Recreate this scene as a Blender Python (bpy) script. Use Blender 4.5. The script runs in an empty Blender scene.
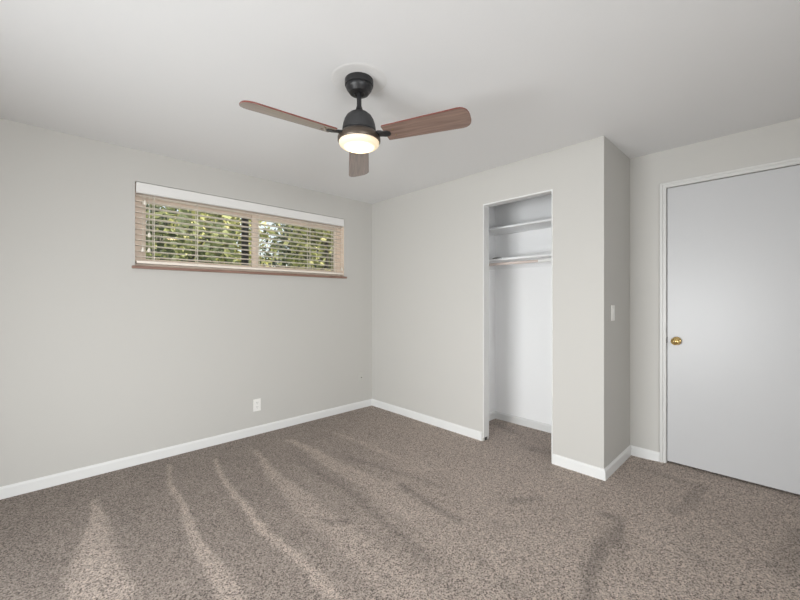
import bpy, bmesh, math, random
import numpy as np
from mathutils import Vector, Matrix
random.seed(7)
rng = np.random.default_rng(11)
sc = bpy.context.scene
COL = sc.collection
PI = math.pi

# ------------------------------------------------------------------ camera
cam_d = bpy.data.cameras.new('camera'); cam = bpy.data.objects.new('camera', cam_d); COL.objects.link(cam)
CAM = Vector((-2.857, -3.482, 1.2746))
YAW = 46.3
cam.location = CAM
cam.rotation_euler = (PI / 2, 0, math.radians(YAW - 90))
cam_d.sensor_width = 36.0
cam_d.lens = 370.0 / 800.0 * 36.0
cam_d.clip_start = 0.02
sc.camera = cam

# ------------------------------------------------------------------ sky, sun, daylight, exposure
sc.view_settings.view_transform = 'Standard'
sc.view_settings.look = 'None'
sc.view_settings.gamma = 1.0
sc.view_settings.use_curve_mapping = False
sc.view_settings.exposure = 0.01
w = bpy.data.worlds.new('sky'); sc.world = w; w.use_nodes = True
wn = w.node_tree.nodes; wl = w.node_tree.links
bg = wn['Background']
sky = wn.new('ShaderNodeTexSky'); sky.sky_type = 'NISHITA'; sky.sun_disc = False
sky.sun_elevation = math.radians(48); sky.sun_rotation = math.radians(140); sky.air_density = 1.2; sky.dust_density = 3.0
hz = wn.new('ShaderNodeMix'); hz.data_type = 'RGBA'; hz.inputs[0].default_value = .6; hz.inputs[7].default_value = (3.6, 3.6, 3.5, 1)   # thin bright cloud
wl.new(sky.outputs[0], hz.inputs[6]); wl.new(hz.outputs[2], bg.inputs['Color']); bg.inputs['Strength'].default_value = 0.34
sun_d = bpy.data.lights.new('sun', 'SUN'); sun_d.energy = 8.5; sun_d.angle = 0.01; sun_d.color = (1, .94, .82)
sun = bpy.data.objects.new('sun', sun_d); COL.objects.link(sun)
sun.location = (3, -6, 9)
sun.rotation_euler = Vector((-.45, .62, -.75)).to_track_quat('-Z', 'Y').to_euler()
def area(name, loc, direction, sx, sy, energy, color=(1, 1, 1), spread=180):
    d = bpy.data.lights.new(name, 'AREA'); d.shape = 'RECTANGLE'; d.size = sx; d.size_y = sy
    d.energy = energy; d.color = color; d.spread = math.radians(spread)
    o = bpy.data.objects.new(name, d); COL.objects.link(o); o.location = loc
    o.rotation_euler = Vector(direction).to_track_quat('-Z', 'Y').to_euler()
    return o
# side lamp stands for an unseen window's daylight; rear lamp is added fill
area('window_daylight', (-4.575, -2.2, .9), (1, 0, -.05), 1.75, 1.4, 67, (.955, .985, 1.0), 125)
area('rear_fill_light', (-2.9, -5.56, 1.05), (0, 1, -.16), 1.7, 1.6, 69, (.955, .985, 1.0), 135)

# ------------------------------------------------------------------ materials
def mat(name, color, rough=.6, metal=0.0, spec=.5, noise=None, bump=None, emit=None):
    m = bpy.data.materials.new(name); m.use_nodes = True
    nt = m.node_tree; n = nt.nodes; l = nt.links; p = n['Principled BSDF']
    p.inputs['Base Color'].default_value = (*color, 1); p.inputs['Roughness'].default_value = rough
    p.inputs['Metallic'].default_value = metal; p.inputs['Specular IOR Level'].default_value = spec
    tc = n.new('ShaderNodeTexCoord')
    if noise:
        sc_, amt = noise
        t = n.new('ShaderNodeTexNoise'); t.inputs['Scale'].default_value = sc_; t.inputs['Detail'].default_value = 4
        l.new(tc.outputs['Object'], t.inputs['Vector'])
        r = n.new('ShaderNodeValToRGB')
        r.color_ramp.elements[0].position = .3; r.color_ramp.elements[1].position = .7
        r.color_ramp.elements[0].color = (*[c * (1 - amt) for c in color], 1)
        r.color_ramp.elements[1].color = (*[min(1, c * (1 + amt)) for c in color], 1)
        l.new(t.outputs['Fac'], r.inputs[0]); l.new(r.outputs[0], p.inputs['Base Color'])
    if bump:
        sc_, st, dist = bump
        t = n.new('ShaderNodeTexNoise'); t.inputs['Scale'].default_value = sc_; t.inputs['Detail'].default_value = 3
        l.new(tc.outputs['Object'], t.inputs['Vector'])
        b = n.new('ShaderNodeBump'); b.inputs['Strength'].default_value = st; b.inputs['Distance'].default_value = dist
        l.new(t.outputs['Fac'], b.inputs['Height']); l.new(b.outputs[0], p.inputs['Normal'])
    if emit:
        ec, es = emit
        p.inputs['Emission Color'].default_value = (*ec, 1); p.inputs['Emission Strength'].default_value = es
    return m

def wood(name, c1, c2, axis_scale=(2, 40, 40), rough=.45, coat=0.0):
    m = bpy.data.materials.new(name); m.use_nodes = True
    nt = m.node_tree; n = nt.nodes; l = nt.links; p = n['Principled BSDF']
    tc = n.new('ShaderNodeTexCoord'); mp = n.new('ShaderNodeMapping'); mp.inputs['Scale'].default_value = axis_scale
    t = n.new('ShaderNodeTexNoise'); t.inputs['Scale'].default_value = 1.6; t.inputs['Detail'].default_value = 6; t.inputs['Distortion'].default_value = .6
    r = n.new('ShaderNodeValToRGB')
    r.color_ramp.elements[0].position = .32; r.color_ramp.elements[1].position = .68
    r.color_ramp.elements[0].color = (*c1, 1); r.color_ramp.elements[1].color = (*c2, 1)
    l.new(tc.outputs['Object'], mp.inputs['Vector']); l.new(mp.outputs[0], t.inputs['Vector'])
    l.new(t.outputs['Fac'], r.inputs[0]); l.new(r.outputs[0], p.inputs['Base Color'])
    p.inputs['Roughness'].default_value = rough; p.inputs['Coat Weight'].default_value = coat; p.inputs['Coat Roughness'].default_value = .12; p.inputs['Coat IOR'].default_value = 1.9
    return m

M = {}
M['wall'] = mat('greige_wall_paint', (.548, .535, .507), .75, spec=.3, bump=(160, .12, .002))
M['ceiling'] = mat('white_ceiling_paint', (.77, .77, .77), .85, spec=.2, bump=(120, .15, .002))
M['ceiling_patch'] = mat('ceiling_patch_paint', (.745, .74, .73), .8, spec=.2, bump=(45, .3, .003))
M['trim'] = mat('white_trim_paint', (.75, .75, .74), .4)
M['closet'] = mat('white_closet_paint', (.92, .92, .92), .7, spec=.3, bump=(160, .1, .002))
M['door'] = mat('white_door_paint', (.55, .55, .555), .36, noise=(1.3, .015), bump=(9, .04, .002))
M['casing'] = mat('cream_casing_paint', (.65, .645, .625), .4)
M['brass'] = mat('polished_brass', (.83, .60, .24), .2, metal=1)
M['brass_dark'] = mat('tarnished_brass', (.25, .18, .1), .4, metal=1)
M['dark'] = mat('dark_metal', (.03, .028, .026), .5)
M['black'] = mat('matte_black_metal', (.012, .012, .0135), .42)
M['graphite'] = mat('graphite_metal', (.042, .042, .044), .5, metal=.3)
M['bronze'] = mat('bronze_ring_metal', (.10, .078, .062), .4, metal=.6)
M['blade'] = wood('walnut_blade_underside', (.14, .085, .066), (.26, .17, .135), (3, 45, 45), .34, 1.0)
M['blade_edge'] = mat('red_mahogany_edge', (.17, .04, .03), .4)
M['diffuser'] = mat('lit_frosted_glass', (.55, .52, .47), .35, emit=((1.0, .76, .44), 1.0))
def lens_glow(m):
    n = m.node_tree.nodes; l = m.node_tree.links; p = n['Principled BSDF']
    tc = n.new('ShaderNodeTexCoord'); vm = n.new('ShaderNodeVectorMath'); vm.operation = 'MULTIPLY'; vm.inputs[1].default_value = (1, 1, 0)
    ln = n.new('ShaderNodeVectorMath'); ln.operation = 'LENGTH'
    mr = n.new('ShaderNodeMapRange'); mr.interpolation_type = 'SMOOTHERSTEP'; mr.inputs[1].default_value = .0; mr.inputs[2].default_value = .092; mr.inputs[3].default_value = 28; mr.inputs[4].default_value = .6
    l.new(tc.outputs['Object'], vm.inputs[0]); l.new(vm.outputs[0], ln.inputs[0]); l.new(ln.outputs['Value'], mr.inputs[0]); l.new(mr.outputs[0], p.inputs['Emission Strength'])
lens_glow(M['diffuser'])
M['frame'] = mat('tan_window_frame', (.80, .68, .57), .5)
M['screen'] = mat('dark_bronze_frame', (.035, .033, .03), .5)
M['slat'] = mat('cream_blind_slat', (.90, .82, .73), .42)
M['valance'] = mat('white_blind_valance', (.78, .77, .75), .45)
M['cord'] = mat('cream_cord', (.75, .69, .6), .8)
M['tassel'] = mat('ivory_tassel', (.85, .79, .7), .4)
M['sill'] = wood('brown_sill_wood', (.20, .11, .08), (.31, .19, .145), (3, 60, 60), .45)
M['plate'] = mat('white_plate_plastic', (.84, .83, .80), .35)
M['slot'] = mat('dark_slot', (.06, .055, .05), .6)
M['oldplate'] = mat('painted_plate', (.55, .54, .505), .6)
M['shelf'] = mat('white_shelf_paint', (.86, .86, .86), .45)
M['rod'] = mat('beige_rod_enamel', (.70, .60, .55), .35)
M['rodwhite'] = mat('white_rod_enamel', (.86, .86, .84), .3)
M['bark'] = mat('brown_bark', (.06, .045, .033), .9, noise=(14, .4), bump=(30, .8, .02))
M['lawn'] = mat('lawn_grass', (.07, .13, .03), .9, noise=(3, .4))
M['siding'] = mat('grey_siding', (.30, .29, .29), .7, noise=(4, .05))
M['roof'] = mat('grey_roof_shingle', (.12, .115, .11), .9, noise=(20, .3))
M['fascia'] = mat('brown_fascia_paint', (.16, .13, .11), .6)
M['extwall'] = mat('exterior_wall', (.5, .45, .4), .8, noise=(6, .06))

def leafmat(name, c1, c2, c3):
    m = bpy.data.materials.new(name); m.use_nodes = True
    nt = m.node_tree; n = nt.nodes; l = nt.links; p = n['Principled BSDF']
    g = n.new('ShaderNodeNewGeometry'); r = n.new('ShaderNodeValToRGB')
    r.color_ramp.elements[0].color = (*c1, 1); r.color_ramp.elements[1].color = (*c3, 1)
    e = r.color_ramp.elements.new(.55); e.color = (*c2, 1)
    l.new(g.outputs['Random Per Island'], r.inputs[0])
    l.new(r.outputs[0], p.inputs['Base Color']); p.inputs['Roughness'].default_value = .55
    tr = n.new('ShaderNodeBsdfTranslucent'); l.new(r.outputs[0], tr.inputs['Color'])
    mx = n.new('ShaderNodeMixShader'); mx.inputs[0].default_value = .4
    l.new(p.outputs[0], mx.inputs[1]); l.new(tr.outputs[0], mx.inputs[2])
    l.new(mx.outputs[0], n['Material Output'].inputs['Surface'])
    return m
M['leafy'] = leafmat('yellow_green_leaves', (.09, .11, .04), (.34, .35, .12), (.80, .74, .36))
M['leafg'] = leafmat('mid_green_leaves', (.06, .08, .035), (.15, .18, .08), (.40, .42, .18))
M['leafd'] = leafmat('dark_green_leaves', (.03, .042, .025), (.07, .09, .045), (.17, .19, .10))

def glassmat():
    m = bpy.data.materials.new('window_glass'); m.use_nodes = True
    n = m.node_tree.nodes; l = m.node_tree.links
    n.remove(n['Principled BSDF'])
    t = n.new('ShaderNodeBsdfTransparent'); t.inputs[0].default_value = (.96, .97, .96, 1)
    g = n.new('ShaderNodeBsdfGlossy'); g.inputs['Roughness'].default_value = .02
    f = n.new('ShaderNodeFresnel'); f.inputs[0].default_value = 1.48
    mx = n.new('ShaderNodeMixShader')
    l.new(f.outputs[0], mx.inputs[0]); l.new(t.outputs[0], mx.inputs[1]); l.new(g.outputs[0], mx.inputs[2])
    l.new(mx.outputs[0], n['Material Output'].inputs['Surface'])
    return m
M['glass'] = glassmat()

def carpetmat():
    m = bpy.data.materials.new('beige_pile_carpet'); m.use_nodes = True
    nt = m.node_tree; n = nt.nodes; l = nt.links; p = n['Principled BSDF']
    p.inputs['Roughness'].default_value = .95; p.inputs['Specular IOR Level'].default_value = .08
    p.inputs['Sheen Weight'].default_value = .15
    tc = n.new('ShaderNodeTexCoord')
    v = n.new('ShaderNodeTexVoronoi'); v.inputs['Scale'].default_value = 165
    no = n.new('ShaderNodeTexNoise'); no.inputs['Scale'].default_value = 175; no.inputs['Detail'].default_value = 4; no.inputs['Roughness'].default_value = .8
    for t in (v, no): l.new(tc.outputs['Object'], t.inputs['Vector'])
    big = n.new('ShaderNodeTexNoise'); big.inputs['Scale'].default_value = 3.5; big.inputs['Detail'].default_value = 4
    l.new(tc.outputs['Object'], big.inputs['Vector'])
    sepc = n.new('ShaderNodeSeparateColor'); l.new(v.outputs['Color'], sepc.inputs[0])
    # tuft value = voronoi random + fine noise
    a = n.new('ShaderNodeMath'); a.operation = 'MULTIPLY_ADD'; a.inputs[1].default_value = .42
    mn = n.new('ShaderNodeMath'); mn.operation = 'MULTIPLY_ADD'; mn.inputs[1].default_value = 1.5; mn.inputs[2].default_value = -.46
    l.new(no.outputs['Fac'], mn.inputs[0])
    l.new(sepc.outputs[0], a.inputs[0]); l.new(mn.outputs[0], a.inputs[2])
    r = n.new('ShaderNodeValToRGB')
    r.color_ramp.elements[0].position = .16; r.color_ramp.elements[1].position = .80
    r.color_ramp.elements[0].color = (.088, .066, .054, 1); r.color_ramp.elements[1].color = (.70, .59, .515, 1)
    # shade of the pits between the tufts, put into the pile colour
    v2 = n.new('ShaderNodeTexVoronoi'); v2.inputs['Scale'].default_value = 100; l.new(tc.outputs['Object'], v2.inputs['Vector'])
    pm = n.new('ShaderNodeMapRange'); pm.inputs[1].default_value = .08; pm.inputs[2].default_value = .42; pm.inputs[3].default_value = -.55; pm.inputs[4].default_value = .06
    l.new(v2.outputs['Distance'], pm.inputs[0])
    pa = n.new('ShaderNodeMath'); pa.operation = 'ADD'; l.new(a.outputs[0], pa.inputs[0]); l.new(pm.outputs[0], pa.inputs[1]); a = pa
    l.new(a.outputs[0], r.inputs[0])
    at = n.new('ShaderNodeAttribute'); at.attribute_name = 'nap'
    # nap direction brightens or deepens the pile
    k = n.new('ShaderNodeMath'); k.operation = 'MULTIPLY_ADD'; k.inputs[1].default_value = .50; k.inputs[2].default_value = .74
    l.new(at.outputs['Fac'], k.inputs[0])
    k2 = n.new('ShaderNodeMath'); k2.operation = 'MULTIPLY_ADD'; k2.inputs[1].default_value = .22
    l.new(big.outputs['Fac'], k2.inputs[0]); l.new(k.outputs[0], k2.inputs[2])
    k3 = n.new('ShaderNodeMath'); k3.operation = 'SUBTRACT'; k3.inputs[1].default_value = .11
    l.new(k2.outputs[0], k3.inputs[0])
    vm = n.new('ShaderNodeVectorMath'); vm.operation = 'SCALE'
    l.new(r.outputs[0], vm.inputs[0]); l.new(k3.outputs[0], vm.inputs['Scale'])
    l.new(vm.outputs[0], p.inputs['Base Color'])
    b = n.new('ShaderNodeBump'); b.inputs['Strength'].default_value = .75; b.inputs['Distance'].default_value = .012
    l.new(a.outputs[0], b.inputs['Height']); l.new(b.outputs[0], p.inputs['Normal'])
    return m
M['carpet'] = carpetmat()

# ------------------------------------------------------------------ mesh helpers
def add_box(bm, x0, x1, y0, y1, z0, z1):
    vs = [bm.verts.new(c) for c in ((x0, y0, z0), (x1, y0, z0), (x1, y1, z0), (x0, y1, z0), (x0, y0, z1), (x1, y0, z1), (x1, y1, z1), (x0, y1, z1))]
    fs = [(0, 3, 2, 1), (4, 5, 6, 7), (0, 1, 5, 4), (1, 2, 6, 5), (2, 3, 7, 6), (3, 0, 4, 7)]
    return [bm.faces.new([vs[i] for i in f]) for f in fs]
def add_lathe(bm, prof, seg=48, mtx=None):
    """prof: list of (radius, z); closed with caps where radius is 0"""
    rings = []
    for r, z in prof:
        if r < 1e-6: rings.append([bm.verts.new((0, 0, z))])
        else: rings.append([bm.verts.new((r * math.cos(2 * PI * i / seg), r * math.sin(2 * PI * i / seg), z)) for i in range(seg)])
    for a, b in zip(rings, rings[1:]):
        for i in range(seg):
            j = (i + 1) % seg
            if len(a) == 1 and len(b) == 1: continue
            if len(a) == 1: bm.faces.new((a[0], b[j], b[i]))
            elif len(b) == 1: bm.faces.new((a[i], a[j], b[0]))
            else: bm.faces.new((a[i], a[j], b[j], b[i]))
    vs = [v for ring in rings for v in ring]
    if mtx is not None: bmesh.ops.transform(bm, matrix=mtx, verts=vs)
    return vs
def add_tube(bm, p0, p1, r0, r1=None, seg=16):
    r1 = r0 if r1 is None else r1
    p0 = Vector(p0); p1 = Vector(p1); d = p1 - p0
    q = d.to_track_quat('Z', 'Y').to_matrix().to_4x4(); q.translation = p0
    return add_lathe(bm, [(0, 0), (r0, 0), (r1, d.length), (0, d.length)], seg, q)
def obj(name, bm, m, parent=None, smooth=False, bevel=0.0, loc=(0, 0, 0), rot=(0, 0, 0)):
    bmesh.ops.recalc_face_normals(bm, faces=bm.faces)
    me = bpy.data.meshes.new(name); bm.to_mesh(me); bm.free()
    for mm in (m if isinstance(m, (list, tuple)) else [m]): me.materials.append(mm)
    o = bpy.data.objects.new(name, me); COL.objects.link(o)
    if parent: o.parent = parent
    o.location = loc; o.rotation_euler = rot
    if smooth:
        for f in me.polygons: f.use_smooth = True
        md = o.modifiers.new('edges', 'EDGE_SPLIT'); md.split_angle = math.radians(38)
    if bevel:
        b = o.modifiers.new('bevel', 'BEVEL'); b.width = bevel; b.segments = 2; b.limit_method = 'ANGLE'
    return o
def boxes(name, bxs, m, parent=None, bevel=0.0, **k):
    bm = bmesh.new()
    for b in bxs: add_box(bm, *b)
    return obj(name, bm, m, parent, bevel=bevel, **k)
def tag(o, label, cat, group=None):
    o['label'] = label; o['category'] = cat
    if group: o['group'] = group
    return o
def thing(name, label, cat, loc=(0, 0, 0), group=None):
    o = bpy.data.objects.new(name, None); COL.objects.link(o); o.location = loc; o.empty_display_size = .1
    return tag(o, label, cat, group)
def struct(o, label=None, cat=None):
    o['kind'] = 'structure'
    if label: o['label'] = label
    if cat: o['category'] = cat
    return o

# vacuum marks on the carpet: (strength, [(x, y, half width), ...]) in metres
NAP = [
    (0.9, [(-2.629, -0.439, 0.019), (-2.663, -0.832, 0.072), (-2.689, -1.134, 0.118), (-2.72, -1.475, 0.176)]),
    (0.9, [(-2.182, -0.197, 0.015), (-2.242, -0.809, 0.025), (-2.28, -1.372, 0.042), (-2.297, -1.879, 0.067)]),
    (1, [(-1.898, -0.322, 0.016), (-1.961, -0.993, 0.026), (-1.974, -1.427, 0.034), (-1.965, -1.845, 0.039), (-1.964, -2.197, 0.042)]),
    (0.75, [(-1.599, -0.393, 0.025), (-1.642, -0.761, 0.046), (-1.679, -1.211, 0.086), (-1.68, -1.615, 0.105), (-1.697, -2.129, 0.125), (-1.729, -2.422, 0.142)]),
    (0.8, [(-1.254, -0.355, 0.046), (-1.244, -0.997, 0.079), (-1.234, -1.688, 0.131), (-1.24, -2.191, 0.166), (-1.341, -2.756, 0.191)]),
    (0.75, [(-0.843, -0.465, 0.029), (-0.805, -1.152, 0.059), (-0.785, -1.735, 0.102), (-0.867, -2.278, 0.146), (-0.931, -2.814, 0.196)]),
    (0.7, [(-0.324, -0.684, 0.031), (-0.303, -1.329, 0.045), (-0.277, -1.921, 0.094), (-0.366, -2.429, 0.161), (-0.559, -2.842, 0.194)]),
    (0.4, [(0.358, -1.537, 0.078), (0.135, -2.05, 0.084)]),
    (0.6, [(-0.675, -2.306, 0.191), (-0.895, -2.848, 0.245), (-1.034, -3.05, 0.255)]),
    (0.55, [(0.36, -2.72, 0.075), (0.154, -3.098, 0.159), (-0.222, -3.492, 0.221)]),
    (0.5, [(-0.739, -3.176, 0.091), (-0.665, -3.402, 0.127)]),
    (-0.8, [(-1.685, -1.624, 0.023), (-1.592, -1.74, 0.023)]),
    (-0.75, [(-1.106, -1.649, 0.027), (-1.116, -1.933, 0.031), (-1.141, -2.17, 0.023)]),
    (-0.5, [(-1.087, -1.045, 0.024), (-0.985, -1.523, 0.029), (-0.918, -1.847, 0.02)]),
    (-0.45, [(-1.415, -0.834, 0.024), (-1.398, -1.582, 0.032), (-1.498, -2.272, 0.034)]),
    (-0.85, [(-0.483, -2.731, 0.03), (-0.446, -2.821, 0.035), (-0.587, -2.84, 0.049), (-0.775, -2.809, 0.052), (-0.988, -2.852, 0.042), (-1.188, -2.903, 0.034)]),
    (-0.4, [(-0.636, -2.887, 0.032), (-0.842, -2.899, 0.034)]),
    (-0.5, [(-0.743, -2.274, 0.044), (-0.572, -2.355, 0.039)]),
    (-0.4, [(-0.999, -2.293, 0.035), (-0.988, -2.383, 0.028)]),
    (-0.45, [(-1.308, -2.374, 0.03), (-1.321, -2.442, 0.039)]),
    (-0.45, [(-1.354, -2.572, 0.037), (-1.353, -2.671, 0.035)]),
    (-0.6, [(-0.078, -3.239, 0.017), (-0.138, -3.293, 0.022)]),
    (-0.55, [(-0.506, -3.151, 0.02), (-0.552, -3.233, 0.024)]),
    (-0.5, [(-0.138, -3.004, 0.036), (0.036, -3.065, 0.05), (0.371, -3.097, 0.034)]),
    (-0.4, [(0.414, -2.771, 0.045), (0.348, -3.019, 0.041)]),
    (-0.5, [(0.154, -1.952, 0.086), (0.208, -2.12, 0.084)]),
    (-0.5, [(0.476, -1.407, 0.062), (0.379, -1.633, 0.058)]),
    (-0.4, [(0.098, -3.53, 0.054), (-0.354, -3.459, 0.094)]),
    (-0.3, [(0.407, -2.102, 0.044), (-0.232, -2.263, 0.044)]),
]
# ------------------------------------------------------------------ the room shell (metres; far left room corner at the origin)
H = 2.44; D = .628; YR = -2.585
XL = -4.6; YB = -5.6            # unseen walls behind the photographer
WX0, WX1, WZ0, WZ1 = -2.362, -.411, 1.54, 2.195   # window opening
CY0, CY1, CZ = -1.584, -2.216, 2.14               # closet opening
CT = .080                                         # closet front wall thickness
CBX, CLY = .646, -1.302                           # closet back and side
DY0, DY1, DZ = -2.834, -3.645, 2.145              # door opening

# carpet: fine grid carrying the vacuum nap
def nap_field(P):
    v = np.full(len(P), .03)
    jx = np.zeros(len(P)); jy = np.zeros(len(P))
    for f, amp in ((5, .018), (23, .005), (61, .006)):
        ph = rng.uniform(0, 6.28, 4)
        jx += amp * np.sin(f * P[:, 0] * .8 + f * P[:, 1] + ph[0]) * np.sin(f * .6 * P[:, 1] + ph[1])
        jy += amp * np.sin(f * P[:, 1] * .7 - f * P[:, 0] + ph[2]) * np.sin(f * .7 * P[:, 0] + ph[3])
    Q = P + np.stack([jx, jy], 1)
    # the side away from the window is paler overall
    v += .92 / (1 + np.exp(-(Q[:, 0] * .75 - Q[:, 1] * .55 - .0) / .32))
    for val, pts in NAP:
        best = np.full(len(P), 0.0)
        for a, b in zip(pts, pts[1:]):
            a0 = np.array(a[:2]); b0 = np.array(b[:2]); d = b0 - a0; L2 = max(1e-9, d @ d)
            t = np.clip(((Q - a0) @ d) / L2, 0, 1)
            dist = np.hypot(*(Q - a0 - t[:, None] * d).T)
            wd = (a[2] + t * (b[2] - a[2])) * .74
            soft = np.maximum(.012, wd * .35) if val > 0 else np.maximum(.03, wd * .8)
            best = np.maximum(best, 1 / (1 + np.exp(np.clip((dist - wd) / soft * 3, -40, 40))))
        if val > 0: v = v + (val - v) * best * (val > v)
        else: v = v + val * 1.05 * best
    return v
xs = np.arange(XL, .741, .016); ys = np.arange(YB, .001, .016)
ys[-1] = 0.0
gx, gy = np.meshgrid(xs, ys)
P = np.stack([gx.ravel(), gy.ravel()], 1)
zz = np.zeros(len(P))
sm = lambda t: np.clip(t, 0, 1) ** 2 * (3 - 2 * np.clip(t, 0, 1))
zz += .012 * sm((P[:, 0] - .2) / .4) * sm((-2.62 - P[:, 1]) / .3)   # carpet rides up a little towards the door
nx = len(xs); ny = len(ys)
idx = np.arange(nx * ny).reshape(ny, nx)
faces = np.stack([idx[:-1, :-1], idx[:-1, 1:], idx[1:, 1:], idx[1:, :-1]], -1).reshape(-1, 4)
me = bpy.data.meshes.new('floor')
me.from_pydata(np.concatenate([P, zz[:, None]], 1).tolist(), [], faces.tolist())
at = me.attributes.new('nap', 'FLOAT', 'POINT'); at.data.foreach_set('value', nap_field(P).astype(np.float32))
me.materials.append(M['carpet']); 
for pl in me.polygons: pl.use_smooth = True
fl = bpy.data.objects.new('floor', me); COL.objects.link(fl); struct(fl, 'beige speckled carpet with pale vacuum stripes', 'carpet')

struct(boxes('ceiling', [(XL - .12, .80, YB - .12, .14, H, H + .12)], M['ceiling']))
# wall with the window
T = .14
struct(boxes('wall_left', [(XL, WX0, 0, T, -.02, H), (WX1, .76, 0, T, -.02, H), (WX0, WX1, 0, T, -.02, WZ0 - .022), (WX0, WX1, 0, T, WZ1, H)], M['wall']))
# wall with the closet opening, its boxed end and the short return
struct(boxes('wall_center', [(0, CT, CY0, 0, -.02, H), (0, CT, CY1, CY0, CZ, H), (0, CT, YR, CY1, -.02, H), (CT, D, YR, YR + .085, -.02, H)], M['wall']))
struct(boxes('wall_right', [(D, D + .12, DY0, YR + .085, -.02, H), (D, D + .12, DY1, DY0, DZ, H), (D, D + .12, YB, DY1, -.02, H)], M['wall']))
struct(boxes('wall_closet', [(CBX, CBX + .1, YR + .085, CLY + .1, -.02, H), (CT, CBX, CLY, CLY + .1, -.02, H),
                             (CT, CT + .006, CY0, CLY, 0, H), (CT, CT + .006, CY1, CY0, CZ, H), (CT, CT + .006, YR + .091, CY1, 0, H),
                             (CT + .006, CBX, YR + .085, YR + .091, 0, H)], M['closet']))
struct(boxes('door_light_block', [(D + .125, D + .2, DY1 - .2, DY0 + .2, -.02, H)], M['wall']))  # unseen slab added behind the door to stop light leaking under it
# unseen walls behind the photographer; the rear window is added for the fill lamp
RW = (-3.15, -1.25, .13, 1.67)   # y0 y1 z0 z1
struct(boxes('wall_front', [(XL - .12, XL, YB, RW[0], -.02, H), (XL - .12, XL, RW[1], .14, -.02, H), (XL - .12, XL, RW[0], RW[1], -.02, RW[2]), (XL - .12, XL, RW[0], RW[1], RW[3], H)], M['wall']))
BW = (-3.82, -1.98, .18, 1.92)
struct(boxes('wall_back', [(XL - .12, BW[0], YB - .12, YB, -.02, H), (BW[1], .76, YB - .12, YB, -.02, H), (BW[0], BW[1], YB - .12, YB, -.02, BW[2]), (BW[0], BW[1], YB - .12, YB, BW[3], H)], M['wall']))
wf = struct(boxes('window_2', [(XL - .08, XL - .03, RW[0], RW[0] + .06, RW[2], RW[3]), (XL - .08, XL - .03, RW[1] - .06, RW[1], RW[2], RW[3]),
    (XL - .08, XL - .03, RW[0] + .06, RW[1] - .06, RW[2], RW[2] + .06), (XL - .08, XL - .03, RW[0] + .06, RW[1] - .06, RW[3] - .06, RW[3])], M['frame']))
boxes('sky_block_panel', [(XL - .06, XL - .055, RW[0] + .06, RW[1] - .06, RW[2] + .06, RW[3] - .06)], M['valance'], wf)  # panel added behind the lamp to keep sky light out
wf = struct(boxes('added_rear_window', [(BW[0], BW[0] + .06, YB - .08, YB - .03, BW[2], BW[3]), (BW[1] - .06, BW[1], YB - .08, YB - .03, BW[2], BW[3]),
    (BW[0] + .06, BW[1] - .06, YB - .08, YB - .03, BW[2], BW[2] + .06), (BW[0] + .06, BW[1] - .06, YB - .08, YB - .03, BW[3] - .06, BW[3])], M['frame']))
boxes('sky_block_panel', [(BW[0] + .06, BW[1] - .06, YB - .06, YB - .055, BW[2] + .06, BW[3] - .06)], M['valance'], wf)  # same added panel, closing the rear opening against the sky

# baseboards: a chamfered board extruded along the wall
def baseboard(name, p0, p1, n, e0=0, e1=0, h=.078, t=.013, m='trim'):
    """e0, e1: +1 outside mitre, -1 inside mitre, 0 square end"""
    bm = bmesh.new()
    p0 = Vector((*p0, 0)); p1 = Vector((*p1, 0)); n = Vector((*n, 0)); d = (p1 - p0).normalized()
    prof = [(0, -.01), (t, -.01), (t, h - .014), (t * .55, h - .003), (t * .3, h), (0, h)]
    rings = []
    for p, e, s in ((p0, e0, -1), (p1, e1, 1)): rings.append([bm.verts.new(p + n * a + d * (s * e * a) + Vector((0, 0, z))) for a, z in prof])
    k = len(prof)
    for i in range(k): bm.faces.new((rings[0][i], rings[0][(i + 1) % k], rings[1][(i + 1) % k], rings[1][i]))
    bm.faces.new(rings[0][::-1]); bm.faces.new(rings[1])
    return struct(obj(name, bm, M[m]))
baseboard('baseboard_left', (XL, 0), (0, 0), (0, -1), 0, -1)
baseboard('baseboard_center', (0, 0), (0, CY0 + .012), (-1, 0), -1, 0)
baseboard('baseboard_column', (0, CY1), (0, YR), (-1, 0), 0, 1)
baseboard('baseboard_return', (0, YR), (D, YR), (0, -1), 1, -1)
baseboard('baseboard_right', (D, YR), (D, -2.792), (-1, 0), -1, 0)
baseboard('baseboard_closet_back', (CBX, CLY), (CBX, YR + .091), (-1, 0), -1, 0)
baseboard('baseboard_closet_side', (CT + .006, CLY), (CBX, CLY), (0, -1), 0, -1)

# closet opening liner
lin = struct(boxes('trim_1', [(-.003, CT, CY0 - .007, CY0, .03, CZ), (-.003, CT, CY1, CY1 + .007, 0, CZ), (-.003, CT, CY1 + .007, CY0 - .007, CZ - .012, CZ)], M['trim']))
boxes('track_notch', [(.02, .05, CY0 - .005, CY0 - .001, 0.0, .03)], M['slot'], lin)

# ceiling patch left around the fan by an older fitting
FC = Vector((-1.6575, -1.913, H))
bm = bmesh.new()
add_lathe(bm, [(.07, -.0004), (.120, -.0008), (.134, -.0016), (.140, -.0014), (.147, 0), (.07, 0)], 72)
struct(obj('trim_2', bm, M['ceiling_patch'], smooth=True, loc=FC))

# ------------------------------------------------------------------ door
rootd = bpy.data.objects.new('door_1', None); COL.objects.link(rootd); rootd.location = (D, DY0, 0); struct(rootd, 'white flush slab door with brass knob', 'door')
def rel(b, r): return (b[0] - r[0], b[1] - r[0], b[2] - r[1], b[3] - r[1], b[4] - r[2], b[5] - r[2])
DR = (D, DY0, 0)
boxes('slab', [rel((D + .004, D + .04, DY1 + .003, DY0 - .004, .026, DZ - .004), DR)], M['door'], rootd, bevel=.002)
boxes('threshold', [rel((D + .04, D + .12, DY1, DY0, -.02, .001), DR)], M['carpet'], rootd)
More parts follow.
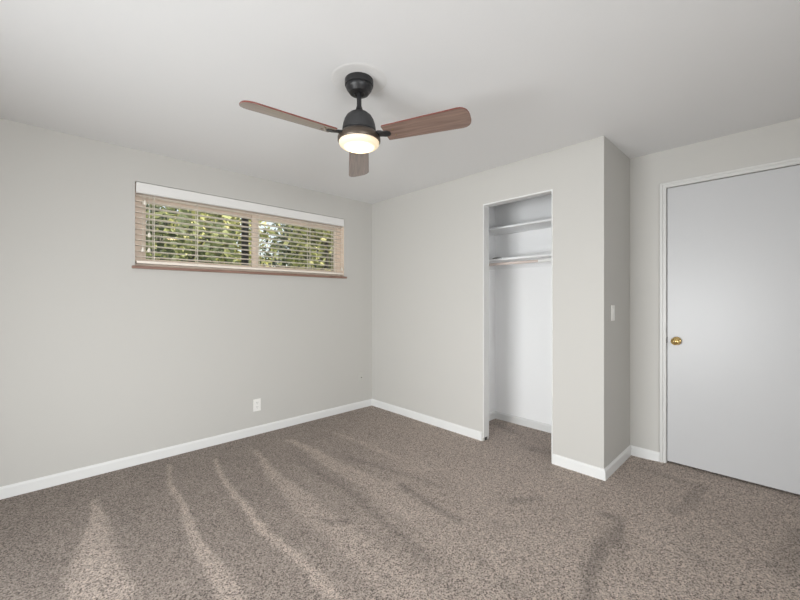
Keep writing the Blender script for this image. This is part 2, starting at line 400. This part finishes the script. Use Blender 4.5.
# casing: stepped profile, mitred by overlap
def casing_profile(bm):
    cw = .042
    for (a0, a1, t) in ((0, cw, .010), (.006, .017, .0135), (.024, cw - .003, .017)):
        # a measured from the opening outwards
        y_l0, y_l1 = DY0 + a0, DY0 + a1; y_r0, y_r1 = DY1 - a1, DY1 - a0
        add_box(bm, -t, 0, y_l0 - DY0, y_l1 - DY0, -.005, DZ + a1)
        add_box(bm, -t, 0, y_r0 - DY0, y_r1 - DY0, -.005, DZ + a1)
        add_box(bm, -t, 0, y_r1 - DY0, y_l0 - DY0, DZ + a0, DZ + a1)
bm = bmesh.new(); casing_profile(bm); obj('door_casing', bm, M['casing'], rootd, bevel=.0015)
boxes('door_stop', [(.045, .06, -.02, 0, 0, DZ), (.045, .06, DY1 - DY0, DY1 - DY0 + .02, 0, DZ), (.045, .06, DY1 - DY0 + .02, -.02, DZ - .02, DZ)], M['casing'], rootd)
boxes('strike_plate', [(-.0015, .0045, -.0042, .0005, .942, .985)], M['dark'], rootd)
bm = bmesh.new()
add_lathe(bm, [(0, 0), (.031, 0), (.032, .003), (.028, .007), (.015, .010), (.011, .014), (.011, .030), (.016, .034), (.025, .040), (.0285, .049), (.0275, .058), (.022, .0645), (.0145, .067), (.012, .0655), (.0085, .066), (.006, .0685), (0, .069)], 40,
          Matrix.Translation((.004, -2.897 - DY0, .961)) @ Matrix.Rotation(-PI / 2, 4, 'Y'))
kn = obj('door_knob', bm, M['brass'], rootd, smooth=True); kn['label'] = 'polished brass door knob'
bm = bmesh.new()
add_lathe(bm, [(0, .067), (.0055, .067), (.0055, .0712), (.004, .072), (0, .072)], 20, Matrix.Translation((.004, -2.897 - DY0, .961)) @ Matrix.Rotation(-PI / 2, 4, 'Y'))
obj('knob_button', bm, M['brass_dark'], kn, smooth=True)

# ------------------------------------------------------------------ window with frame, sashes, panes, sill
rootw = bpy.data.objects.new('window_1', None); COL.objects.link(rootw); rootw.location = (WX0, 0, WZ0); struct(rootw, 'wide sliding window with tan frame above brown sill', 'window')
def W(*b): return (b[0] - WX0, b[1] - WX0, b[2], b[3], b[4] - WZ0, b[5] - WZ0)
boxes('window_frame', [W(WX0, WX0 + .055, .07, .135, WZ0, WZ1), W(WX1 - .055, WX1, .07, .135, WZ0, WZ1), W(WX0 + .055, WX1 - .055, .07, .135, WZ1 - .10, WZ1), W(WX0 + .055, WX1 - .055, .07, .135, WZ0, WZ0 + .035)], M['frame'], rootw, bevel=.003)
def sash(x0, x1, y0, y1, s, name='sash'):
    z0, z1 = WZ0 + .035, WZ1 - .10
    o = boxes(name, [W(x0, x0 + s[0], y0, y1, z0, z1), W(x1 - s[1], x1, y0, y1, z0, z1), W(x0 + s[0], x1 - s[1], y0, y1, z0, z0 + .032), W(x0 + s[0], x1 - s[1], y0, y1, z1 - .032, z1)], M['frame'], rootw, bevel=.002)
    boxes('pane', [W(x0 + s[0], x1 - s[1], (y0 + y1) / 2 - .002, (y0 + y1) / 2 + .002, z0 + .032, z1 - .032)], M['glass'], o)
sash(WX0 + .055, -1.36, .105, .130, (.032, .05))
sash(-1.425, WX1 - .055, .075, .10, (.062, .03))
sc_f = boxes('screen_frame', [W(-1.50, -1.435, .1365, .15, WZ0 + .03, WZ1 - .08)], M['screen'], rootw); sc_f['label'] = 'dark bronze upright of the screen'
boxes('reveal', [W(WX0, WX0 + .002, .014, .07, WZ0, WZ1), W(WX1 - .003, WX1, -.001, .07, WZ0, WZ1), W(WX0 + .002, WX1 - .003, .014, .07, WZ1 - .002, WZ1)], M['frame'], rootw)
sl = boxes('window_sill', [W(WX0 - .022, WX1 + .024, -.028, -.001, WZ0 - .022, WZ0), W(WX0, WX1, -.001, .135, WZ0 - .022, WZ0)], M['sill'], rootw, bevel=.003); sl['label'] = 'brown wooden window sill board'

# ------------------------------------------------------------------ venetian blind
bl = thing('window_blind', 'cream horizontal slat blind with white valance hanging in the window above brown sill', 'blind', ((WX0 + WX1) / 2, .034, WZ0 + .02))
def B(*b): return (b[0] - (WX0 + WX1) / 2, b[1] - (WX0 + WX1) / 2, b[2] - .034, b[3] - .034, b[4] - WZ0 - .02, b[5] - WZ0 - .02)
X0, X1 = WX0 + .006, WX1 - .006
va = boxes('valance', [B(X0, X1, -.012, -.001, 2.112, 2.189), B(X0, X1, -.009, -.001, 2.106, 2.112)], M['valance'], bl, bevel=.003); va['label'] = 'white valance board'
boxes('headrail', [B(X0 + .01, X1 - .01, .006, .058, 2.135, 2.185)], M['valance'], bl)
bm = bmesh.new()
zs = [1.616 + .0433 * k for k in range(12)]
for z in zs:
    # gently crowned slat, 48 mm deep
    n = 6; top = []; bot = []
    for i in range(n + 1):
        y = .010 + .048 * i / n; c = .0022 * (1 - ((i / n) * 2 - 1) ** 2); tilt = (.5 - i / n) * .003
        row = []
        for x in (X0 + .004, X1 - .004): row.append(B(x, x, y, y, z + c + tilt, z + c + tilt)[::2])
        top.append([bm.verts.new(r) for r in row]); bot.append([bm.verts.new((r[0], r[1], r[2] - .0028)) for r in row])
    for i in range(n):
        bm.faces.new((top[i][0], top[i][1], top[i + 1][1], top[i + 1][0])); bm.faces.new((bot[i][0], bot[i + 1][0], bot[i + 1][1], bot[i][1]))
        for s in (0, 1): bm.faces.new((top[i][s], top[i + 1][s], bot[i + 1][s], bot[i][s]))
    bm.faces.new((top[0][0], bot[0][0], bot[0][1], top[0][1])); bm.faces.new((top[n][0], top[n][1], bot[n][1], bot[n][0]))
obj('slats', bm, M['slat'], bl)
boxes('bottom_rail', [B(X0 + .004, X1 - .004, .008, .060, 1.561, 1.583)], M['slat'], bl, bevel=.004)
for lx in (-2.235, -1.92, -1.386, -.84, -.535):
    bm = bmesh.new()
    for y in (.0075, .0605):
        add_box(bm, *B(lx - .0022, lx + .0022, y - .0011, y + .0011, 1.575, 2.14))
    for z in zs: add_box(bm, *B(lx - .0012, lx + .0012, .0075, .0605, z - .005, z - .0035))
    obj('ladder_cord', bm, M['cord'], bl)
def pull(x, zlow, y=.0):
    bm = bmesh.new(); p = B(x, x, y, y, zlow + .03, 2.11)
    add_tube(bm, (p[0], p[2], p[4]), (p[0], p[2], p[5]), .0016, seg=8)
    c = obj('pull_cord', bm, M['cord'], bl)
    bm = bmesh.new()
    add_lathe(bm, [(0, 0), (.011, .001), (.0125, .008), (.010, .024), (.0045, .036), (0, .037)], 20, Matrix.Translation((p[0], p[2], p[4] - .035)))
    obj('tassel', bm, M['tassel'], c, smooth=True)
pull(-2.298, 2.025); pull(-2.312, 1.655); pull(-2.272, 1.655, -.006); pull(-2.270, 1.775); pull(-.443, 1.612, -.002)

# ------------------------------------------------------------------ ceiling fan
fan = thing('ceiling_fan', 'black ceiling fan with three brown wooden blades and lit round frosted light', 'ceiling fan', FC)
def L(name, prof, m, parent=fan, seg=64): 
    bm = bmesh.new(); add_lathe(bm, prof, seg); return obj(name, bm, M[m], parent, smooth=True)
L('canopy', [(0, 0), (.074, 0), (.0755, -.004), (.0755, -.024), (.074, -.032), (.0690, -.035), (.0700, -.039), (.067, -.048), (.060, -.058), (.054, -.066), (.051, -.070), (.030, -.072), (.024, -.066), (0, -.066)], 'black')
L('downrod', [(0, -.07), (.0125, -.07), (.0125, -.150), (0, -.150)], 'black', seg=24)
L('coupling', [(0, -.140), (.014, -.140), (.017, -.150), (.021, -.163), (.027, -.173), (.027, -.180), (0, -.180)], 'black', seg=32)
L('motor_housing', [(0, -.168), (.024, -.170), (.050, -.179), (.066, -.193), (.077, -.212), (.084, -.234), (.0875, -.255), (.0885, -.270), (.085, -.274), (0, -.274)], 'graphite')
L('housing_seam', [(0, -.270), (.086, -.272), (.0885, -.276), (.0885, -.282), (0, -.284)], 'black')
ring = L('motor_ring', [(0, -.281), (.090, -.281), (.096, -.284), (.104, -.291), (.110, -.300), (.1125, -.306), (.1125, -.325), (.1095, -.329), (.100, -.329), (0, -.323)], 'bronze')
df = L('light_diffuser', [(0, -.324), (.1045, -.324), (.1065, -.331), (.106, -.337), (.103, -.344), (.096, -.350), (.085, -.355), (.068, -.359), (.045, -.3615), (0, -.362)], 'diffuser'); df['label'] = 'glowing frosted light lens'
def blade_outline():
    r0, r1 = .153, .595
    def hw(r): return .056 + (r - r0) / (r1 - r0) * .014
    rootpts = [(r0 + .004, -hw(r0)), (r0, -hw(r0) + .004), (r0, hw(r0) - .004), (r0 + .004, hw(r0))]
    top = [(r, hw(r)) for r in (.25, .37, .49)]
    tip = []
    w1 = hw(.555)
    for i in range(13):
        t = PI / 2 - PI * i / 12
        # superellipse tip
        c, s = math.cos(t), math.sin(t)
        tip.append((.543 + .052 * abs(c) ** .85, w1 * math.copysign(abs(s) ** .72, s)))
    bot = [(r, -hw(r)) for r in (.49, .37, .25)]
    return rootpts + top + tip + bot
PITCH = math.radians(13)
for az in (292.8, 172.8, 52.8):
    bm = bmesh.new()
    out = blade_outline(); th = .0065
    up = [bm.verts.new((x, y, th / 2)) for x, y in out]; dn = [bm.verts.new((x, y, -th / 2)) for x, y in out]
    bm.faces.new(up); bm.faces.new(dn[::-1])
    k = len(out)
    for i in range(k):
        f = bm.faces.new((up[i], dn[i], dn[(i + 1) % k], up[(i + 1) % k])); f.material_index = 1
    bl_o = obj('blade', bm, [M['blade'], M['blade_edge']], fan, loc=(0, 0, -.307), rot=(-PITCH, 0, math.radians(az)))
    # blade iron: a flat arm that leaves the ring, twists and spreads under the blade
    bm = bmesh.new()
    secs = [(.098, .020, .004, .010), (.118, .019, .004, .012), (.134, .019, .001, .012), (.150, .022, -.0045, .005), (.172, .021, -.0055, .004), (.184, .010, -.0055, .004)]
    rings = []
    for x, hwid, z, t in secs:
        rings.append([bm.verts.new((x, s * hwid, z + tt * t / 2)) for s, tt in ((-1, -1), (1, -1), (1, 1), (-1, 1))])
    for a, b in zip(rings, rings[1:]):
        for i in range(4): bm.faces.new((a[i], a[(i + 1) % 4], b[(i + 1) % 4], b[i]))
    bm.faces.new(rings[0]); bm.faces.new(rings[-1][::-1])
    ir = obj('blade_iron', bm, M['black'], bl_o, bevel=.0015)
    for x, y in ((.176, 0.012), (.205, .024), (.205, -.020)):
        bm = bmesh.new(); add_lathe(bm, [(0, -.0032), (.0042, -.0034), (.0048, -.0046), (.0032, -.0062), (0, -.0066)], 14, Matrix.Translation((x, y, 0)))
        obj('screw', bm, M['brass_dark'], bl_o, smooth=True)

# ------------------------------------------------------------------ closet fittings
def shelf(z, label):
    o = boxes('closet_shelf', [(-.158, .158, -(CLY - YR - .091) / 2 + .002, (CLY - YR - .091) / 2 - .002, 0, .019)], M['shelf'], bevel=.0015, loc=(.488, (CLY + YR + .091) / 2, z))
    tag(o, label, 'shelf', 'shelves in the open closet'); return o
s_hi = shelf(1.968, 'upper of the two white shelves across the open closet')
s_lo = shelf(1.661, 'lower white closet shelf just above the hanging rod')
def cleat(parent, z0, z1):
    a = boxes('cleat', [(.150, .158, -(CLY - YR - .091) / 2 + .002, (CLY - YR - .091) / 2 - .002, z0, z1)], M['shelf'], parent)
cleat(s_lo, -.06, 0)
for s in (-1, 1):
    yy = s * ((CLY - YR - .091) / 2 - .012)
    boxes('end_cleat', [(-.088, .150, min(yy - .009, yy + .009), max(yy - .009, yy + .009), -.06, 0)], M['shelf'], s_lo)
ry0, ry1 = CLY - .02, YR + .113
rod = thing('closet_rod', 'telescoping beige and white hanging rod under the lower closet shelf', 'closet rod', (.36, (ry0 + ry1) / 2, 1.628))
cy = (ry0 + ry1) / 2
bm = bmesh.new(); add_tube(bm, (0, ry0 - cy, 0), (0, -1.95 - cy, 0), .0125, seg=24); obj('thin_tube', bm, M['rod'], rod, smooth=True)
bm = bmesh.new(); add_tube(bm, (0, -1.93 - cy, 0), (0, ry1 - cy, 0), .0155, seg=24); obj('thick_tube', bm, M['rodwhite'], rod, smooth=True)
for y, sgn in ((ry0, 1), (ry1, -1)):
    bm = bmesh.new()
    add_tube(bm, (0, y - cy - sgn * .006, 0), (0, y - cy + sgn * .0012, 0), .026, seg=28)
    obj('flange', bm, M['rodwhite'], rod, smooth=True)
# small dark bent piece left on the lower shelf
bm = bmesh.new()
prev = None
pts = [(-.02, .045, .004), (-.012, .025, .010), (0, .005, .012), (.012, -.015, .011), (.006, -.038, .007), (-.012, -.05, .004)]
for a, b in zip(pts, pts[1:]): add_tube(bm, a, b, .0045, seg=10)
add_box(bm, -.022, .012, -.012, .022, 0, .008)
hk = obj('coat_hook', bm, M['dark'], loc=(.375, -1.50, 1.6805)); tag(hk, 'small dark bent piece lying on the lower closet shelf', 'hook')

# ------------------------------------------------------------------ plates on the walls
def outlet_plate(name, label, cat, loc, rotz, pm, kind):
    t = thing(name, label, cat, loc); t.rotation_euler = (0, 0, rotz)
    bm = bmesh.new(); add_box(bm, -.0355, .0355, -.0055, 0, -.0575, .0575)   # local -y faces the room
    obj('cover_plate', bm, pm, t, bevel=.003)
    if kind == 'outlet':
        for zc in (.0205, -.0205):
            bm = bmesh.new(); add_box(bm, -.0165, .0165, -.0072, -.0056, zc - .0145, zc + .0145); so = obj('receptacle', bm, pm, t, bevel=.001)
            for dx, hh in ((-.0062, .0048), (.0062, .0040)):
                bm = bmesh.new(); add_box(bm, dx - .0012, dx + .0012, -.0078, -.0072, zc + .001 - hh + .003, zc + .001 + hh + .003); obj('slot', bm, M['slot'], so)
            bm = bmesh.new(); add_box(bm, -.002, .002, -.0078, -.0072, zc - .0105, zc - .0065); obj('ground_slot', bm, M['slot'], so)
        bm = bmesh.new(); add_tube(bm, (0, -.0056, 0), (0, -.0072, 0), .003, seg=12); obj('screw', bm, pm, t)
    elif kind == 'switch':
        bm = bmesh.new(); add_box(bm, -.0165, .0165, -.0078, -.0056, -.033, .033); sw = obj('rocker', bm, pm, t, bevel=.0015)
        bm = bmesh.new(); add_box(bm, -.014, .014, -.0105, -.0078, .002, .030); obj('rocker_top', bm, pm, sw, bevel=.001)
    elif kind == 'cable':
        bm = bmesh.new(); add_box(bm, -.014, .014, -.0075, -.0056, -.028, .028); obj('insert', bm, pm, t, bevel=.001)
        bm = bmesh.new(); add_tube(bm, (0, -.0075, -.012), (0, -.014, -.012), .0055, seg=14); obj('jack', bm, M['slot'], t)
    return t
outlet_plate('wall_outlet', 'white electrical outlet low on the window wall, well left of the corner', 'outlet', (-1.41, 0, .277), 0, M['plate'], 'outlet')
outlet_plate('wall_jack', 'wall-coloured painted plate low beside the far corner', 'wall plate', (-.168, 0, .372), 0, M['oldplate'], 'cable')
outlet_plate('light_switch', 'pale light switch on the shaded side of the column', 'light switch', (.185, YR, 1.178), 0, M['plate'], 'switch')

# ------------------------------------------------------------------ outdoors, seen between the slats
struct(boxes('ground', [(-14, 22, .14, 34, -.6, -.45)], M['lawn']))
def tree(name, label, base, height, crown, lm, n, leaf, lean=(0, 0), trunk_r=.07):
    """crown: list of (dx,dy,z,rx,ry,rz) blobs"""
    t = thing(name, label, 'tree', base, 'trees and shrubs outside the window')
    bm = bmesh.new()
    tp = (lean[0], lean[1], height)
    mid = (lean[0] * .35, lean[1] * .35, height * .5)
    add_tube(bm, (0, 0, -.05), mid, trunk_r, trunk_r * .8, 12); add_tube(bm, mid, tp, trunk_r * .8, trunk_r * .35, 12)
    for b in crown:
        add_tube(bm, mid, (b[0], b[1], b[2]), trunk_r * .4, trunk_r * .12, 8)
    obj('trunk', bm, M['bark'], t, smooth=True)
    V = []; F = []
    wts = np.array([b[3] * b[4] * b[5] for b in crown]); wts = wts / wts.sum()
    which = rng.choice(len(crown), n, p=wts)
    d = rng.normal(size=(n, 3)); d /= np.linalg.norm(d, axis=1)[:, None]
    rad = rng.uniform(.25, 1, n) ** .5
    cr = np.array(crown)
    c = cr[which, :3] + d * rad[:, None] * cr[which, 3:6]
    # clump the leaves along twigs
    k = max(8, n // 40); tw = c[rng.choice(n, k)]
    near = tw[rng.integers(0, k, n)]
    use = rng.random(n) < .75
    c[use] = near[use] + rng.normal(size=(use.sum(), 3)) * leaf * 1.6
    u = rng.normal(size=(n, 3)); u[:, 2] -= .5; u /= np.linalg.norm(u, axis=1)[:, None]
    w_ = np.cross(u, rng.normal(size=(n, 3))); w_ /= np.linalg.norm(w_, axis=1)[:, None]
    nn = np.cross(u, w_)
    s = leaf * rng.uniform(.6, 1.25, n)[:, None]
    a = c; b = c + u * s * .5 + w_ * s * .3 + nn * s * .08; e = c + u * s; f = c + u * s * .5 - w_ * s * .3 + nn * s * .08
    V = np.stack([a, b, e, f], 1).reshape(-1, 3)
    i0 = np.arange(n) * 4
    F = np.concatenate([np.stack([i0, i0 + 1, i0 + 2], 1), np.stack([i0, i0 + 2, i0 + 3], 1)])
    me = bpy.data.meshes.new('foliage'); me.from_pydata(V.tolist(), [], F.tolist()); me.materials.append(M[lm])
    o = bpy.data.objects.new('foliage', me); COL.objects.link(o); o.parent = t
    return t
G = -.45
tree('leafy_shrub', 'dark green shrub close outside the left end of the window', (-2.0, 2.1, G), 2.5,
     [(-.15, 0, 1.9, .6, .5, .6), (.5, .2, 1.9, .5, .5, .55), (.75, 0, 2.6, .35, .4, .4), (-.1, 0, 3.0, .6, .5, .3)], 'leafg', 1500, .15)
tree('garden_tree', 'sunlit yellow-green tree filling the left pane of the window', (-.05, 5.6, G), 3.6,
     [(-.45, 0, 2.9, .6, .7, .9), (.45, -.1, 3.3, .7, .7, .9), (.7, .2, 2.3, .6, .6, .6), (-.2, .2, 4.0, .8, .7, .6)], 'leafy', 2600, .18)
tree('garden_tree', 'bright yellow-green tree in the right pane of the window', (1.2, 2.9, G), 3.6,
     [(-.15, 0, 2.7, .6, .6, .8), (.35, .1, 3.5, .6, .6, .8), (-.2, .2, 3.3, .45, .5, .5)], 'leafy', 2300, .15)
tree('garden_tree', 'darker green tree at the right end of the window', (3.6, 5.2, G), 4.2,
     [(0, 0, 3.0, .9, .8, 1.0), (.5, .2, 3.9, .9, .8, .8), (-.2, 0, 2.2, .7, .7, .7), (1.3, 0, 3.2, .9, .8, 1.2)], 'leafg', 3600, .18)
tree('garden_tree', 'dark evergreen standing far behind the yellow-green trees', (.2, 9.4, G), 5.6,
     [(0, 0, 3.4, 1.3, 1, 1.6), (1.0, .3, 2.9, 1.0, 1, 1.2), (-1.2, .4, 3.2, 1.2, 1, 1.5), (0, 0, 5, .9, .9, .9)], 'leafd', 3200, .26)
tree('garden_tree', 'dark tree far behind the right pane of the window', (5.6, 12.5, G), 6.0,
     [(0, 0, 3.6, 1.5, 1, 1.8), (1.3, .3, 4.4, 1.4, 1, 1.6), (-1.0, 0, 2.6, 1.0, 1, 1.0), (2.6, 0, 3.4, 1.4, 1, 1.8)], 'leafd', 4200, .28)
hs = thing('neighbouring_house', 'grey house behind the trees, at the left end of the window', 'house', (-1.3, 12.0, G + .35))
boxes('walls', [(-2.2, 2.0, -.0, 4.5, -.4, 3.5)], M['siding'], hs)
bm = bmesh.new()
r = [bm.verts.new(c) for c in ((-2.6, -.4, 3.5), (2.4, -.4, 3.5), (2.4, 4.9, 3.5), (-2.6, 4.9, 3.5), (-2.0, 2.2, 4.9), (1.8, 2.2, 4.9))]
for f in ((0, 1, 5, 4), (2, 3, 4, 5), (1, 2, 5), (3, 0, 4), (3, 2, 1, 0)): bm.faces.new([r[i] for i in f])
obj('roof', bm, M['roof'], hs)
boxes('fascia', [(-2.62, 2.42, -.45, -.4, 3.32, 3.52)], M['fascia'], hs)
